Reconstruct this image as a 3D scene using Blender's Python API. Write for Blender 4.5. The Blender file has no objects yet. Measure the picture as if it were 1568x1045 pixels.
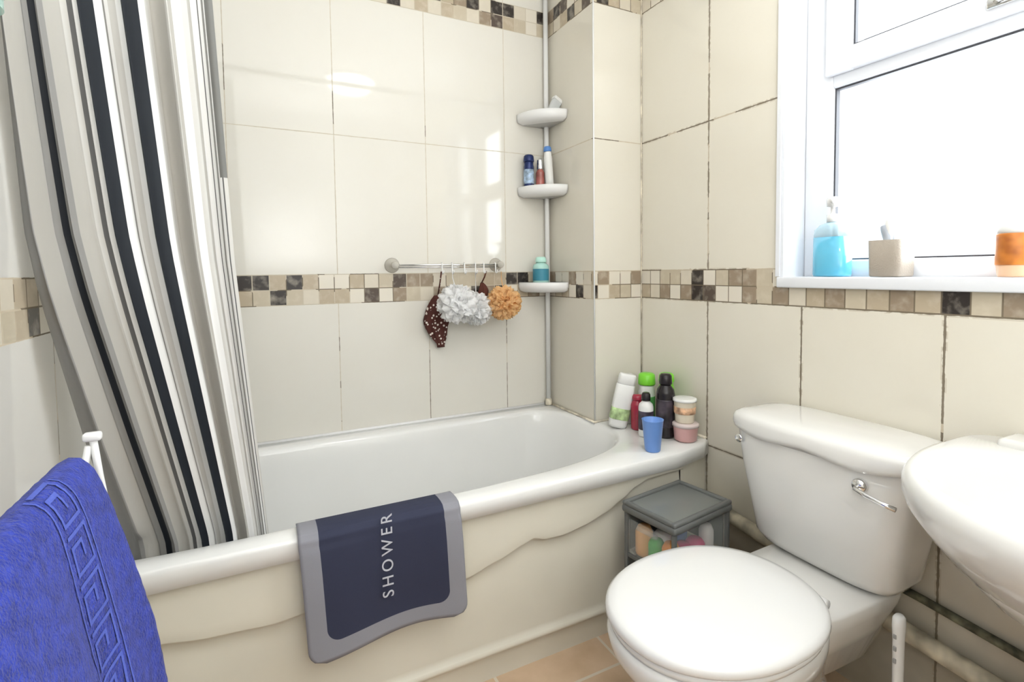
import bpy, bmesh, math, random
from mathutils import Vector, Matrix
random.seed(7)
sc=bpy.context.scene
COL=bpy.context.collection
# ------------------------------------------------------------ materials
def new_mat(name):
    m=bpy.data.materials.new(name); m.use_nodes=True
    nt=m.node_tree; b=nt.nodes["Principled BSDF"]
    return m,nt,b
def mat(name,col,rough=0.4,metal=0.0,trans=0.0,alpha=1.0,coat=0.0,var=0.04,bump=0.0,bscale=200,sheen=0.0,spec=0.5,nscale=6,ior=1.45):
    m,nt,b=new_mat(name)
    b.inputs["Roughness"].default_value=rough
    b.inputs["Metallic"].default_value=metal
    b.inputs["Transmission Weight"].default_value=trans
    b.inputs["Alpha"].default_value=alpha
    b.inputs["Coat Weight"].default_value=coat
    b.inputs["Sheen Weight"].default_value=sheen
    b.inputs["Specular IOR Level"].default_value=spec
    b.inputs["IOR"].default_value=ior
    tc=nt.nodes.new("ShaderNodeTexCoord")
    n=nt.nodes.new("ShaderNodeTexNoise"); n.inputs["Scale"].default_value=nscale
    nt.links.new(tc.outputs["Object"],n.inputs["Vector"])
    r=nt.nodes.new("ShaderNodeValToRGB")
    r.color_ramp.elements[0].position=0.3; r.color_ramp.elements[1].position=0.7
    r.color_ramp.elements[0].color=(*[max(0,c*(1-var)) for c in col],1)
    r.color_ramp.elements[1].color=(*[min(1,c*(1+var)) for c in col],1)
    nt.links.new(n.outputs["Fac"],r.inputs["Fac"]); nt.links.new(r.outputs["Color"],b.inputs["Base Color"])
    if bump>0:
        n2=nt.nodes.new("ShaderNodeTexNoise"); n2.inputs["Scale"].default_value=bscale
        nt.links.new(tc.outputs["Object"],n2.inputs["Vector"])
        bp=nt.nodes.new("ShaderNodeBump"); bp.inputs["Strength"].default_value=bump; bp.inputs["Distance"].default_value=0.004
        nt.links.new(n2.outputs["Fac"],bp.inputs["Height"]); nt.links.new(bp.outputs["Normal"],b.inputs["Normal"])
    return m
class G:
    def __init__(s,nt): s.nt=nt
    def put(s,sock,v):
        if isinstance(v,bpy.types.NodeSocket): s.nt.links.new(v,sock)
        else: sock.default_value=v
    def m(s,op,a,b=None,c=None):
        n=s.nt.nodes.new("ShaderNodeMath"); n.operation=op
        s.put(n.inputs[0],a)
        if b is not None: s.put(n.inputs[1],b)
        if c is not None: s.put(n.inputs[2],c)
        return n.outputs[0]
    def mix(s,f,a,b):
        n=s.nt.nodes.new("ShaderNodeMix"); n.data_type='RGBA'
        s.put(n.inputs["Factor"],f)
        for k,v in ((6,a),(7,b)):
            if isinstance(v,tuple): n.inputs[k].default_value=(*v,1)
            else: s.nt.links.new(v,n.inputs[k])
        return n.outputs[2]
    def sel(s,f,a,b): # f?b:a
        return s.m('ADD',s.m('MULTIPLY',s.m('SUBTRACT',1.0,f),a),s.m('MULTIPLY',f,b))
    def dist(s,x,per):
        q=s.m('DIVIDE',x,per)
        return s.m('MULTIPLY',s.m('ABSOLUTE',s.m('SUBTRACT',s.m('FRACT',s.m('ADD',q,0.5)),0.5)),per)
ZT,ZM,H,W_,C_=1.0696,0.9662,0.4873,0.33,0.0517
def tile_mat(name,axis,off,dirt=0.5,base=(.80,.77,.68),grime=0.0,gout=(.56,.48,.36),jw=.0014):
    m,nt,b=new_mat(name); g=G(nt)
    geo=nt.nodes.new("ShaderNodeNewGeometry"); sp=nt.nodes.new("ShaderNodeSeparateXYZ")
    nt.links.new(geo.outputs["Position"],sp.inputs[0])
    s=g.m('SUBTRACT',sp.outputs[axis],off); z=sp.outputs["Z"]
    nw=nt.nodes.new("ShaderNodeTexNoise"); nw.inputs["Scale"].default_value=60; nw.inputs["Detail"].default_value=2
    nt.links.new(geo.outputs["Position"],nw.inputs["Vector"])
    up=g.m('GREATER_THAN',z,1.02)
    dz=g.sel(up,g.dist(g.m('SUBTRACT',z,ZM),H),g.dist(g.m('SUBTRACT',z,ZT),H))
    ds=g.dist(s,W_)
    dmin=g.m('MINIMUM',dz,ds)
    tj=g.m('LESS_THAN',dmin,g.m('MULTIPLY',g.m('ADD',g.m('MULTIPLY',nw.outputs["Fac"],1.4),0.3),jw))
    tj0=g.m('LESS_THAN',dmin,jw)
    hi=g.m('GREATER_THAN',z,1.5)
    mz=g.m('SUBTRACT',z,g.sel(hi,ZM,2.0442))
    inm=g.m('MULTIPLY',g.m('GREATER_THAN',mz,-0.001),g.m('LESS_THAN',mz,0.1044))
    mj=g.m('LESS_THAN',g.m('MINIMUM',g.dist(mz,C_),g.dist(s,C_)),0.0016)
    joint=g.sel(inm,tj,mj); joint0=g.sel(inm,tj0,mj)
    cx=nt.nodes.new("ShaderNodeCombineXYZ")
    nt.links.new(g.m('FLOOR',g.m('DIVIDE',s,C_)),cx.inputs[0])
    nt.links.new(g.m('ADD',g.m('FLOOR',g.m('DIVIDE',mz,C_)),g.m('MULTIPLY',hi,7.0)),cx.inputs[1])
    cx.inputs[2].default_value=off*13+1.7
    wn=nt.nodes.new("ShaderNodeTexWhiteNoise"); nt.links.new(cx.outputs[0],wn.inputs["Vector"])
    r=nt.nodes.new("ShaderNodeValToRGB"); r.color_ramp.interpolation='CONSTANT'
    el=r.color_ramp.elements
    el[0].position=0; el[0].color=(.028,.021,.018,1)
    el[1].position=.19; el[1].color=(.47,.39,.28,1)
    for p,c in ((.36,(.66,.60,.49)),(.50,(.31,.24,.17)),(.60,(.55,.48,.36)),(.78,(.74,.69,.59)),(.93,(.09,.065,.05))):
        e=el.new(p); e.color=(*c,1)
    nt.links.new(wn.outputs["Value"],r.inputs["Fac"])
    n1=nt.nodes.new("ShaderNodeTexNoise"); n1.inputs["Scale"].default_value=35; n1.inputs["Detail"].default_value=4
    nt.links.new(geo.outputs["Position"],n1.inputs["Vector"])
    n1r=g.m('MULTIPLY',g.m('SUBTRACT',n1.outputs["Fac"],0.48),1.3)
    mosc=g.mix(g.m('MAXIMUM',n1r,0.0),r.outputs["Color"],(.76,.69,.57))
    n2=nt.nodes.new("ShaderNodeTexNoise"); n2.inputs["Scale"].default_value=5; n2.inputs["Detail"].default_value=5; n2.inputs["Roughness"].default_value=.65
    nt.links.new(geo.outputs["Position"],n2.inputs["Vector"])
    d2=tuple(c*k for c,k in zip(base,(.955,.94,.91)))
    tilec=g.mix(n2.outputs["Fac"],base,d2)
    n3=nt.nodes.new("ShaderNodeTexNoise"); n3.inputs["Scale"].default_value=4.5; n3.inputs["Detail"].default_value=3
    nt.links.new(geo.outputs["Position"],n3.inputs["Vector"])
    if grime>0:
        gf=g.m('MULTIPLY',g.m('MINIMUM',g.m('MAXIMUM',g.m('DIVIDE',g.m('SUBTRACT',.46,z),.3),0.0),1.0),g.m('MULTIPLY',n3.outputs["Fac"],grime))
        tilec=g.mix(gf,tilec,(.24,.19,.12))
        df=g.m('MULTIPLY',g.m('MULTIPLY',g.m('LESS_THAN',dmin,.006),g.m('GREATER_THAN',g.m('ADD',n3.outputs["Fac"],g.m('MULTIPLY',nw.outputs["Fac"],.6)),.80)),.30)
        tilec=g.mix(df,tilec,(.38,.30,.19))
    c=g.mix(inm,tilec,mosc)
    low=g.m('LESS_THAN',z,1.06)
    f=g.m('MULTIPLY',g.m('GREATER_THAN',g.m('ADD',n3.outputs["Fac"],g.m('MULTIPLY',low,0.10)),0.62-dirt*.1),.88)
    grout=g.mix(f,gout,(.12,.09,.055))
    c=g.mix(g.m('MULTIPLY',joint,.92),c,grout)
    nt.links.new(c,b.inputs["Base Color"])
    nt.links.new(g.sel(joint0,g.sel(inm,.055,.3),.8),b.inputs["Roughness"])
    bp=nt.nodes.new("ShaderNodeBump"); bp.inputs["Strength"].default_value=.5; bp.inputs["Distance"].default_value=.002
    nt.links.new(g.m('SUBTRACT',0.0,joint0),bp.inputs["Height"]); nt.links.new(bp.outputs["Normal"],b.inputs["Normal"])
    return m
def floor_mat():
    m,nt,b=new_mat("floor_terracotta_tile"); g=G(nt)
    geo=nt.nodes.new("ShaderNodeNewGeometry"); sp=nt.nodes.new("ShaderNodeSeparateXYZ")
    nt.links.new(geo.outputs["Position"],sp.inputs[0])
    j=g.m('LESS_THAN',g.m('MINIMUM',g.dist(g.m('ADD',sp.outputs[0],.485),.33),g.dist(g.m('ADD',sp.outputs[1],.815),.33)),.004)
    n=nt.nodes.new("ShaderNodeTexNoise"); n.inputs["Scale"].default_value=14; n.inputs["Detail"].default_value=6
    nt.links.new(geo.outputs["Position"],n.inputs["Vector"])
    c=g.mix(n.outputs["Fac"],(.47,.32,.19),(.72,.54,.38))
    c=g.mix(j,c,(.64,.57,.46)); nt.links.new(c,b.inputs["Base Color"]); b.inputs["Roughness"].default_value=.45
    bp=nt.nodes.new("ShaderNodeBump"); bp.inputs["Strength"].default_value=.4; bp.inputs["Distance"].default_value=.002
    nt.links.new(g.m('SUBTRACT',0.0,j),bp.inputs["Height"]); nt.links.new(bp.outputs["Normal"],b.inputs["Normal"])
    return m
M={}
M['back']=tile_mat("tile_back",0,-.4278,.1,(.765,.745,.685),gout=(.58,.52,.41))
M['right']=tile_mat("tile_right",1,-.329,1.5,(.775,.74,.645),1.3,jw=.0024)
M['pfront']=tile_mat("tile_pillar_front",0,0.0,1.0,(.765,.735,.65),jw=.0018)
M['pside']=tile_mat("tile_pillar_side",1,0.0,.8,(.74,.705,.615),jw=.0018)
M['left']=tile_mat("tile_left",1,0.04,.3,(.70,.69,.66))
M['floor']=floor_mat()
M['ceil']=mat("ceiling_paint",(.85,.84,.82),.9)
M['paint']=mat("wall_paint",(.78,.77,.74),.8)
M['ceramic']=mat("white_ceramic",(.765,.76,.735),.07,coat=.4,var=.01)
M['acrylic']=mat("bath_acrylic",(.80,.80,.78),.12,coat=.3,var=.01)
M['panel']=mat("bath_panel_cream",(.69,.66,.56),.3,var=.05,nscale=4)
M['plastic']=mat("white_plastic",(.82,.82,.81),.22,var=.01)
M['seatp']=mat("toilet_seat_plastic",(.79,.79,.775),.12,coat=.3,var=.01)
M['upvc']=mat("upvc_white",(.80,.82,.86),.3,var=.01)
M['chrome']=mat("chrome",(.8,.8,.8),.12,metal=1,var=.01)
M['dark']=mat("dark_gasket",(.06,.06,.07),.5)
M['grey']=mat("grey_plastic",(.35,.35,.35),.5)
M['grime']=mat("dark_grime",(.13,.125,.08),.7,var=.6,nscale=40)
M['pipe']=mat("grimy_white_pipe",(.50,.45,.34),.5,var=.45,nscale=22)
M['seal']=mat("silicone",(.68,.62,.50),.4,var=.4,nscale=25)
# ------------------------------------------------------------ mesh helpers
def mk(name,vs,fs,m,smooth=True,parent=None):
    me=bpy.data.meshes.new(name); me.from_pydata([tuple(v) for v in vs],[],fs); me.update()
    bm=bmesh.new(); bm.from_mesh(me); bmesh.ops.recalc_face_normals(bm,faces=bm.faces); bm.to_mesh(me); bm.free()
    if smooth:
        for p in me.polygons: p.use_smooth=True
    ms=m if isinstance(m,list) else [m]
    for x in ms: me.materials.append(x)
    o=bpy.data.objects.new(name,me); COL.objects.link(o)
    if parent: o.parent=parent
    return o
def empty(name,loc=(0,0,0)):
    e=bpy.data.objects.new(name,None); COL.objects.link(e); e.empty_display_size=.05
    return e
def box(name,lo,hi,m,bev=0.0,parent=None,seg=3,rotz=0.0,piv=None,smooth=None):
    bm=bmesh.new(); bmesh.ops.create_cube(bm,size=1)
    for v in bm.verts:
        v.co=Vector([lo[i]+(v.co[i]+.5)*(hi[i]-lo[i]) for i in range(3)])
    if bev>0: bmesh.ops.bevel(bm,geom=bm.edges[:],offset=bev,segments=seg,profile=.5,affect='EDGES')
    if rotz:
        p=Vector(piv) if piv else Vector([(lo[i]+hi[i])/2 for i in range(3)])
        bmesh.ops.rotate(bm,verts=bm.verts,cent=p,matrix=Matrix.Rotation(rotz,3,'Z'))
    me=bpy.data.meshes.new(name); bm.to_mesh(me); bm.free()
    if bev>0 and smooth is not False:
        for p in me.polygons: p.use_smooth=True
    me.materials.append(m)
    o=bpy.data.objects.new(name,me); COL.objects.link(o)
    if parent: o.parent=parent
    return o
def boxes(name,lst,m,parent=None):
    vs=[];fs=[]
    for lo,hi in lst:
        b=len(vs)
        for x in (lo[0],hi[0]):
            for y in (lo[1],hi[1]):
                for z in (lo[2],hi[2]): vs.append((x,y,z))
        fs+= [tuple(b+i for i in f) for f in ((0,1,3,2),(4,6,7,5),(0,4,5,1),(2,3,7,6),(0,2,6,4),(1,5,7,3))]
    return mk(name,vs,fs,m,False,parent)
def loft(name,loops,m,cap0=True,cap1=True,parent=None,smooth=True):
    n=len(loops[0]); vs=[p for l in loops for p in l]; fs=[]
    for i in range(len(loops)-1):
        for j in range(n):
            k=(j+1)%n; fs.append((i*n+j,i*n+k,(i+1)*n+k,(i+1)*n+j))
    if cap0: fs.append(tuple(range(n)))
    if cap1: fs.append(tuple((len(loops)-1)*n+j for j in range(n)))
    return mk(name,vs,fs,m,smooth,parent)
def lathe(name,prof,m,loc=(0,0,0),n=32,parent=None,tilt=None,sy=1.0):
    loops=[[(r*math.cos(2*math.pi*j/n),sy*r*math.sin(2*math.pi*j/n),z) for j in range(n)] for r,z in prof]
    o=loft(name,loops,m,True,True,parent)
    mt=Matrix.Translation(loc)
    if tilt: mt=mt@Matrix.Rotation(tilt[0],4,tilt[1])
    o.data.transform(mt)
    return o
def tube(name,pts,r,m,n=12,parent=None):
    pts=[Vector(p) for p in pts]; loops=[]
    up=Vector((0,0,1))
    for i,p in enumerate(pts):
        t=(pts[min(i+1,len(pts)-1)]-pts[max(i-1,0)]).normalized()
        a=t.cross(up)
        if a.length<.05: a=t.cross(Vector((1,0,0)))
        a.normalize(); b=t.cross(a)
        loops.append([tuple(p+a*r*math.cos(2*math.pi*j/n)+b*r*math.sin(2*math.pi*j/n)) for j in range(n)])
    return loft(name,loops,m,True,True,parent)
def arc(c,r,a0,a1,n,pl='xz'):
    out=[]
    for i in range(n+1):
        a=a0+(a1-a0)*i/n
        d={'xz':(math.cos(a)*r,0,math.sin(a)*r),'yz':(0,math.cos(a)*r,math.sin(a)*r),'xy':(math.cos(a)*r,math.sin(a)*r,0)}[pl]
        out.append((c[0]+d[0],c[1]+d[1],c[2]+d[2]))
    return out
def sup(cx,cy,a,b,z,e=2.5,N=64):
    out=[]
    for j in range(N):
        t=2*math.pi*j/N; c,s=math.cos(t),math.sin(t)
        out.append((cx+a*math.copysign(abs(c)**(2/e),c),cy+b*math.copysign(abs(s)**(2/e),s),z))
    return out
def cl(v,a=0.,b=1.): return max(a,min(b,v))
# ------------------------------------------------------------ room shell
CZ=2.35; YF=-2.55
box("floor",(-1.8,YF-.1,-.1),(.3,.1,0),M['floor'])
box("ceiling",(-1.8,YF-.1,CZ),(.3,.1,CZ+.1),M['ceil'])
box("wall_back",(-1.8,0,0),(.2,.1,CZ),M['back'])
box("wall_left",(-1.8,YF-.1,0),(-1.7,0,CZ),M['left'])
WY0,WY1,WZ0,WZ1=-.922,-1.95,1.017,2.16
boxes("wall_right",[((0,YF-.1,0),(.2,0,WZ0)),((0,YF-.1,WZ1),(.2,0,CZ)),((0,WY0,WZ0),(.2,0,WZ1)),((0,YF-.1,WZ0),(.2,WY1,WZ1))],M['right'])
boxes("wall_front",[((-1.7,YF-.1,0),(-1.55,YF,CZ)),((-.75,YF-.1,0),(0,YF,CZ)),((-1.55,YF-.1,2.02),(-.75,YF,CZ))],M['paint'])
dr=empty("door_1")
box("door_leaf",(-1.548,YF-.07,.008),(-.752,YF-.03,2.016),M['paint'],.002,dr)
for k,(z0,z1) in enumerate(((.2,.95),(1.1,1.85))):
    for x0 in (-1.45,-1.12):
        box("door_panel",(x0,YF-.032,z0),(x0+.27,YF-.024,z1),M['paint'],.004,dr)
tube("door_handle",[(-.82,YF-.03,1.02),(-.82,YF+.03,1.02),(-.84,YF+.035,1.02),(-.93,YF+.035,1.02)],.009,M['chrome'],10,dr)
p=boxes("wall_pillar",[((-.223,-.329,0),(0,0,CZ))],[M['pfront'],M['pside']])
for f in p.data.polygons: f.material_index=1 if abs(f.normal.x)>.5 else 0
tube("trim_1",[(-.223,-.329,.505),(-.223,-.329,CZ)],.003,M['plastic'],8)
tube("trim_2",[(-.003,-.332,.505),(-.003,-.332,CZ)],.0025,M['seal'],8)
# ------------------------------------------------------------ window
w=empty("window_1")
box("sill",(-.018,WY1,1.017),(.084,WY0,1.047),M['upvc'],.004,w)
boxes("reveal",[((-.004,WY0-.012,1.047),(.1,WY0-.001,WZ1)),((-.004,WY1+.001,1.047),(.1,WY1+.012,WZ1)),((-.004,WY1,WZ1-.012),(.1,WY0,WZ1-.001)),
   ((-.010,WY0-.004,1.048),(-.0045,WY0+.008,WZ1))],M['upvc'],w)
FX0,FX1=.085,.15
ya,yb=WY0-.012,WY1+.012
def fr(name,y0,y1,z0,z1,x0=FX0,x1=FX1,m='upvc',bev=.006):
    box(name,(x0,min(y0,y1),min(z0,z1)),(x1,max(y0,y1),max(z0,z1)),M[m],bev,w)
fr("frame_left",ya,-1.012,1.030,WZ1-.012); fr("frame_right",yb,yb+.085,1.030,WZ1-.012)
fr("frame_bottom",-1.010,yb+.083,1.030,1.092,FX0+.001); fr("transom",-1.010,yb+.083,1.562,1.625,FX0+.001); fr("frame_top",-1.010,yb+.083,WZ1-.06,WZ1-.012,FX0+.001)
sx0,sx1=.066,.0845
fr("sash_left",-1.000,-1.07,1.592,2.115,sx0,sx1,bev=.004);fr("sash_right",yb+.07,yb+.14,1.592,2.115,sx0,sx1,bev=.004)
fr("sash_bottom",-1.068,yb+.138,1.592,1.653,sx0+.001,sx1,bev=.004);fr("sash_top",-1.068,yb+.138,2.05,2.115,sx0+.001,sx1,bev=.004)
fr("sash_rebate",-1.012,-1.070,1.63,2.05,.0845,.12,bev=0);fr("sash_rebate_b",-1.070,yb+.13,1.626,1.650,.0866,.12,bev=0)
for i,(a,b,c,d) in enumerate([(-1.0125,-1.0165,1.092,1.562),(-1.0175,yb+.085,1.557,1.5615),(-1.0175,yb+.085,1.0925,1.096)]):
    fr("gasket_%d"%i,a,b,c,d,.095,.11,'dark',0)
for i,(a,b,c,d) in enumerate([(-1.0705,-1.0745,1.6535,2.049),(-1.075,yb+.14,1.6535,1.657)]):
    fr("sash_gasket_%d"%i,a,b,c,d,.075,.0865,'dark',0)
gm,nt,b=new_mat("window_glass")
nt.nodes.remove(b); o=nt.nodes["Material Output"]
tr=nt.nodes.new("ShaderNodeBsdfTransparent"); tr.inputs[0].default_value=(.96,.975,.985,1)
nt.links.new(tr.outputs[0],o.inputs[0])
box("glass_lower",(.118,yb+.08,1.09),(.122,-1.01,1.565),gm,0,w)
box("glass_upper",(.1,yb+.13,1.65),(.104,-1.065,2.06),gm,0,w)
hd=box("handle_base",(.056,-1.43,1.612),(.066,-1.35,1.634),M['chrome'],.004,w)
tube("handle_lever",[(.058,-1.37,1.623),(.042,-1.38,1.623),(.038,-1.46,1.616),(.040,-1.50,1.61)],.008,M['chrome'],10,w)
# ------------------------------------------------------------ bath
bath=empty("bathtub")
ctr=Vector((-.9,-.372))
outer=[(-1.698,-.002),(-.226,-.002),(-.226,-.332),(-.002,-.332),(-.002,-.668),(-.05,-.695),(-.19,-.724),(-.9,-.73),(-1.698,-.724)]
innc=[(-1.60,-.085),(-1.2,-.07),(-.8,-.07),(-.45,-.07),(-.33,-.085),(-.265,-.16),(-.245,-.26),(-.225,-.36),(-.225,-.44),(-.27,-.52),(-.36,-.585),(-.52,-.632),(-.75,-.653),(-1.1,-.66),(-1.56,-.657),(-1.645,-.615),(-1.665,-.37),(-1.65,-.14)]
def cat(pts,k=8):
    out=[];n=len(pts)
    for i in range(n):
        p0,p1,p2,p3=[Vector(pts[(i+d)%n]) for d in(-1,0,1,2)]
        for j in range(k):
            t=j/k; out.append(.5*((2*p1)+(-p0+p2)*t+(2*p0-5*p1+4*p2-p3)*t*t+(-p0+3*p1-3*p2+p3)*t**3))
    return out
def raypoly(poly,a):
    d=Vector((math.cos(a),math.sin(a))); best=None
    n=len(poly)
    for i in range(n):
        p=Vector(poly[i]); q=Vector(poly[(i+1)%n]); e=q-p
        den=d.x*e.y-d.y*e.x
        if abs(den)<1e-12: continue
        r=p-ctr
        t=(r.x*e.y-r.y*e.x)/den; s=(r.x*d.y-r.y*d.x)/den
        if t>0 and -1e-6<=s<=1+1e-6 and (best is None or t<best): best=t
    return ctr+d*best
angs=[2*math.pi*i/160 for i in range(160)]+[math.atan2(p[1]-ctr.y,p[0]-ctr.x)%(2*math.pi) for p in outer]
angs=sorted(set(round(a,6) for a in angs))
inp=cat(innc)
O=[raypoly(outer,a) for a in angs]; I=[raypoly(inp,a) for a in angs]
def lp(base,sc_,off,z,mixto=None):
    out=[]
    for i,p in enumerate(base):
        v=p-ctr; L=v.length
        q=ctr+v*sc_+v/L*off
        out.append((q.x,q.y,z))
    return out
loops=[lp(O,1,-.02,.452),lp(O,1,0,.456),lp(O,1,0,.490),lp(O,1,-.003,.498),lp(O,1,-.010,.502),lp(I,1,.016,.502),lp(I,1,.008,.500),lp(I,1,.0,.494),lp(I,1,-.006,.484),
 lp(I,.985,-.008,.44),lp(I,.965,-.01,.36),lp(I,.94,-.012,.27),lp(I,.91,-.02,.20),lp(I,.87,-.03,.155),lp(I,.8,-.04,.135),lp(I,.5,-.03,.128),lp(I,.1,0,.125)]
loft("tub",loops,M['acrylic'],False,True,bath)
wave=[(-1.70,.350),(-1.57,.345),(-1.45,.325),(-1.33,.316),(-1.27,.321),(-1.15,.345),(-1.05,.335),(-.95,.295),(-.891,.291),(-.80,.315),(-.73,.338),(-.697,.348),(-.66,.336),(-.60,.334),(-.53,.345),(-.46,.365),(-.40,.392),(-.35,.42),(-.30,.436),(-.15,.44)]
def wz(x):
    for i in range(len(wave)-1):
        if wave[i][0]<=x<=wave[i+1][0]:
            t=(x-wave[i][0])/(wave[i+1][0]-wave[i][0]); t2=t*t*(3-2*t)*.5+t*.5
            return wave[i][1]+(wave[i+1][1]-wave[i][1])*t2
    return wave[-1][1]
NX=160; vs=[];fs=[]
for i in range(NX+1):
    x=-1.697+i*(1.697-.16)/NX; z=wz(x)
    prof=[(.455,-.711),(min(.4545,z+.03),-.711),(z+.006,-.712),(z+.003,-.711),(z-.001,-.702),(z-.004,-.695),(z-.012,-.694),(z-.05,-.698),(.20,-.700),(.10,-.702),(.088,-.703),(.083,-.709),(.076,-.712),(.07,-.712),(.066,-.706),(.06,-.703),(.0,-.703)]
    rows=len(prof)
    for zz,y in prof: vs.append((x,y,zz))
for i in range(NX):
    for j in range(rows-1):
        a=i*rows+j; fs.append((a,a+rows,a+rows+1,a+1))
mk("front_panel",vs,fs,M['panel'],True,bath)
mk("end_panel",[(-.16,-.700,0),(-.16,-.700,.455),(-.003,-.655,.455),(-.003,-.655,0)],[(0,1,2,3)],M['panel'],False,bath)
tube("sealant_back",[(-1.69,-.005,.504),(-.228,-.005,.504)],.006,M['plastic'],8,bath)
tube("sealant_pillar",[(-.229,-.01,.504),(-.229,-.335,.504),(-.01,-.335,.504),(-.006,-.34,.504),(-.006,-.66,.504)],.005,M['seal'],8,bath)
lathe("drain",[(.0,.0),(.03,.0),(.03,.004),(.0,.006)],M['chrome'],(-.9,-.372,.126),24,bath)
# ------------------------------------------------------------ shower curtain
cm,nt,b=new_mat("striped_curtain"); g=G(nt)
uv=nt.nodes.new("ShaderNodeUVMap"); sp=nt.nodes.new("ShaderNodeSeparateXYZ"); nt.links.new(uv.outputs[0],sp.inputs[0])
def ramp(stops):
    r=nt.nodes.new("ShaderNodeValToRGB"); r.color_ramp.interpolation='CONSTANT'; e=r.color_ramp.elements
    e[0].position=stops[0][0]; e[0].color=(*stops[0][1],1); e[1].position=stops[1][0]; e[1].color=(*stops[1][1],1)
    for p,c in stops[2:]: x=e.new(p); x.color=(*c,1)
    nt.links.new(sp.outputs[0],r.inputs["Fac"]); return r.outputs["Color"]
GR=(.25,.245,.235);BG=(.40,.385,.35);WH=(.76,.76,.75);BK=(.008,.011,.016);DG=(.11,.11,.11);LG=(.55,.54,.51)
A=ramp([(0,GR),(.10,BG),(.155,GR),(.205,BK),(.228,GR),(.29,BG),(.36,LG),(.385,DG),(.400,WH),(.435,BK),(.495,WH),(.535,GR),(.545,WH),(.56,LG),(.585,WH)])
B=ramp([(0,WH),(.615,BK),(.680,WH),(.705,LG),(.735,BG),(.79,LG),(.815,BG),(.835,WH),(.86,LG),(.885,BG),(.905,WH),(.93,DG),(.934,WH),(.948,GR),(.956,WH),(.972,DG),(.980,LG)])
c=g.mix(g.m('GREATER_THAN',sp.outputs[0],.60),A,B)
c=g.mix(g.m('MULTIPLY',g.m('GREATER_THAN',sp.outputs[0],.962),g.m('LESS_THAN',sp.outputs[1],.42)),c,(.17,.17,.16))
nt.links.new(c,b.inputs["Base Color"]); b.inputs["Roughness"].default_value=.55; b.inputs["Sheen Weight"].default_value=.05; b.inputs["Specular IOR Level"].default_value=.25
wv=nt.nodes.new("ShaderNodeTexNoise"); wv.inputs["Scale"].default_value=30
bp=nt.nodes.new("ShaderNodeBump"); bp.inputs["Strength"].default_value=.15; bp.inputs["Distance"].default_value=.003
nt.links.new(wv.outputs[0],bp.inputs["Height"]); nt.links.new(bp.outputs[0],b.inputs["Normal"])
cur=empty("shower_curtain")
def pw_(z,tab):
    tab=sorted(tab)
    if z<=tab[0][0]: return tab[0][1]
    for (a,va),(b_,vb) in zip(tab[:-1],tab[1:]):
        if z<=b_:
            t=(z-a)/(b_-a); return va+(vb-va)*t
    return tab[-1][1]
NS,NT=400,70; vs=[];fs=[];uvs=[]
for j in range(NT+1):
    t=j/NT; z=1.93-t*(1.93-.36)
    xl=pw_(z,[(.36,-1.612),(.5,-1.620),(.75,-1.648),(1.0,-1.676),(1.15,-1.690),(2,-1.692)])
    yl=pw_(z,[(.36,-.575),(.5,-.588),(.75,-.675),(1.05,-.765),(1.617,-.84),(1.93,-.72)])
    xr=pw_(z,[(.36,-1.330),(.5,-1.34),(.8,-1.362),(1.1,-1.384),(1.617,-1.405),(2,-1.41)])
    yr=pw_(z,[(.36,-.615),(.5,-.615),(1.0,-.665),(1.6,-.70),(2,-.70)])
    pe=1.50-.72*cl((1.65-z)/1.15)
    amp=.013+.005*cl((z-.5)/1.0)
    for i in range(NS+1):
        s=i/NS; s2=s**pe
        ph=2*math.pi*5.6*s+.35*math.sin(1.3*t+5*s)+1.0
        y=yl+(yr-yl)*(1-(1-s2)**1.8)+amp*math.sin(ph)*(.7+.3*math.sin(9*s+2))+.004*math.sin(2.1*ph+1.5*t)
        x=xl+(xr-xl)*s2+.003*math.sin(2*ph+1.2)*min(1,s*8,(1-s)*8)
        if z<.53: y=max(y,-.638 if x>-1.55 else -.60)
        vs.append((max(x,-1.695),y,z)); uvs.append((s,t))
for j in range(NT):
    for i in range(NS):
        a=j*(NS+1)+i; fs.append((a,a+1,a+NS+2,a+NS+1))
co=mk("fabric",vs,fs,cm,True,cur)
ul=co.data.uv_layers.new(name="UVMap")
for l in co.data.loops: ul.data[l.index].uv=uvs[l.vertex_index]
rl=empty("curtain_rail")
tube("rail_tube",[(-1.698,-.70,1.98),(-.002,-.70,1.98)],.012,M['chrome'],12,rl)
for i in range(8):
    x=-1.68+i*.037
    tube("ring_%d"%i,arc((x,-.70,1.965),.03,0,2*math.pi,16,'yz'),.002,M['plastic'],6,rl)
# ------------------------------------------------------------ towel + airer
air=empty("clothes_airer")
DZ=-.028
for y in (-1.030,-1.75):
    tube("leg_front_%d"%(y*-100),[(-1.550,y,.88+DZ),(-1.545,y,.80),(-1.535,y,.72),(-1.522,y,.55),(-1.50,y,.3),(-1.47,y,.0)],.0045,M['plastic'],10,air)
    tube("leg_back_%d"%(y*-100),[(-1.555,y,.87+DZ),(-1.64,y,.4),(-1.685,y,.0)],.0045,M['plastic'],10,air)
    box("cap_%d"%(y*-100),(-1.561,y-.007,.876+DZ),(-1.540,y+.007,.888+DZ),M['plastic'],.004,air)
tube("top_rail",[(-1.565,-1.030,.845+DZ),(-1.565,-1.75,.845+DZ)],.005,M['plastic'],10,air)
path=[(-1.61,.40),(-1.603,.6),(-1.595,.76),(-1.588,.835),(-1.58,.855),(-1.568,.861),(-1.554,.853),(-1.540,.82),(-1.520,.72),(-1.496,.58),(-1.479,.45),(-1.468,.33),(-1.463,.25)]
path=[(x,z+DZ) for x,z in path]
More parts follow.
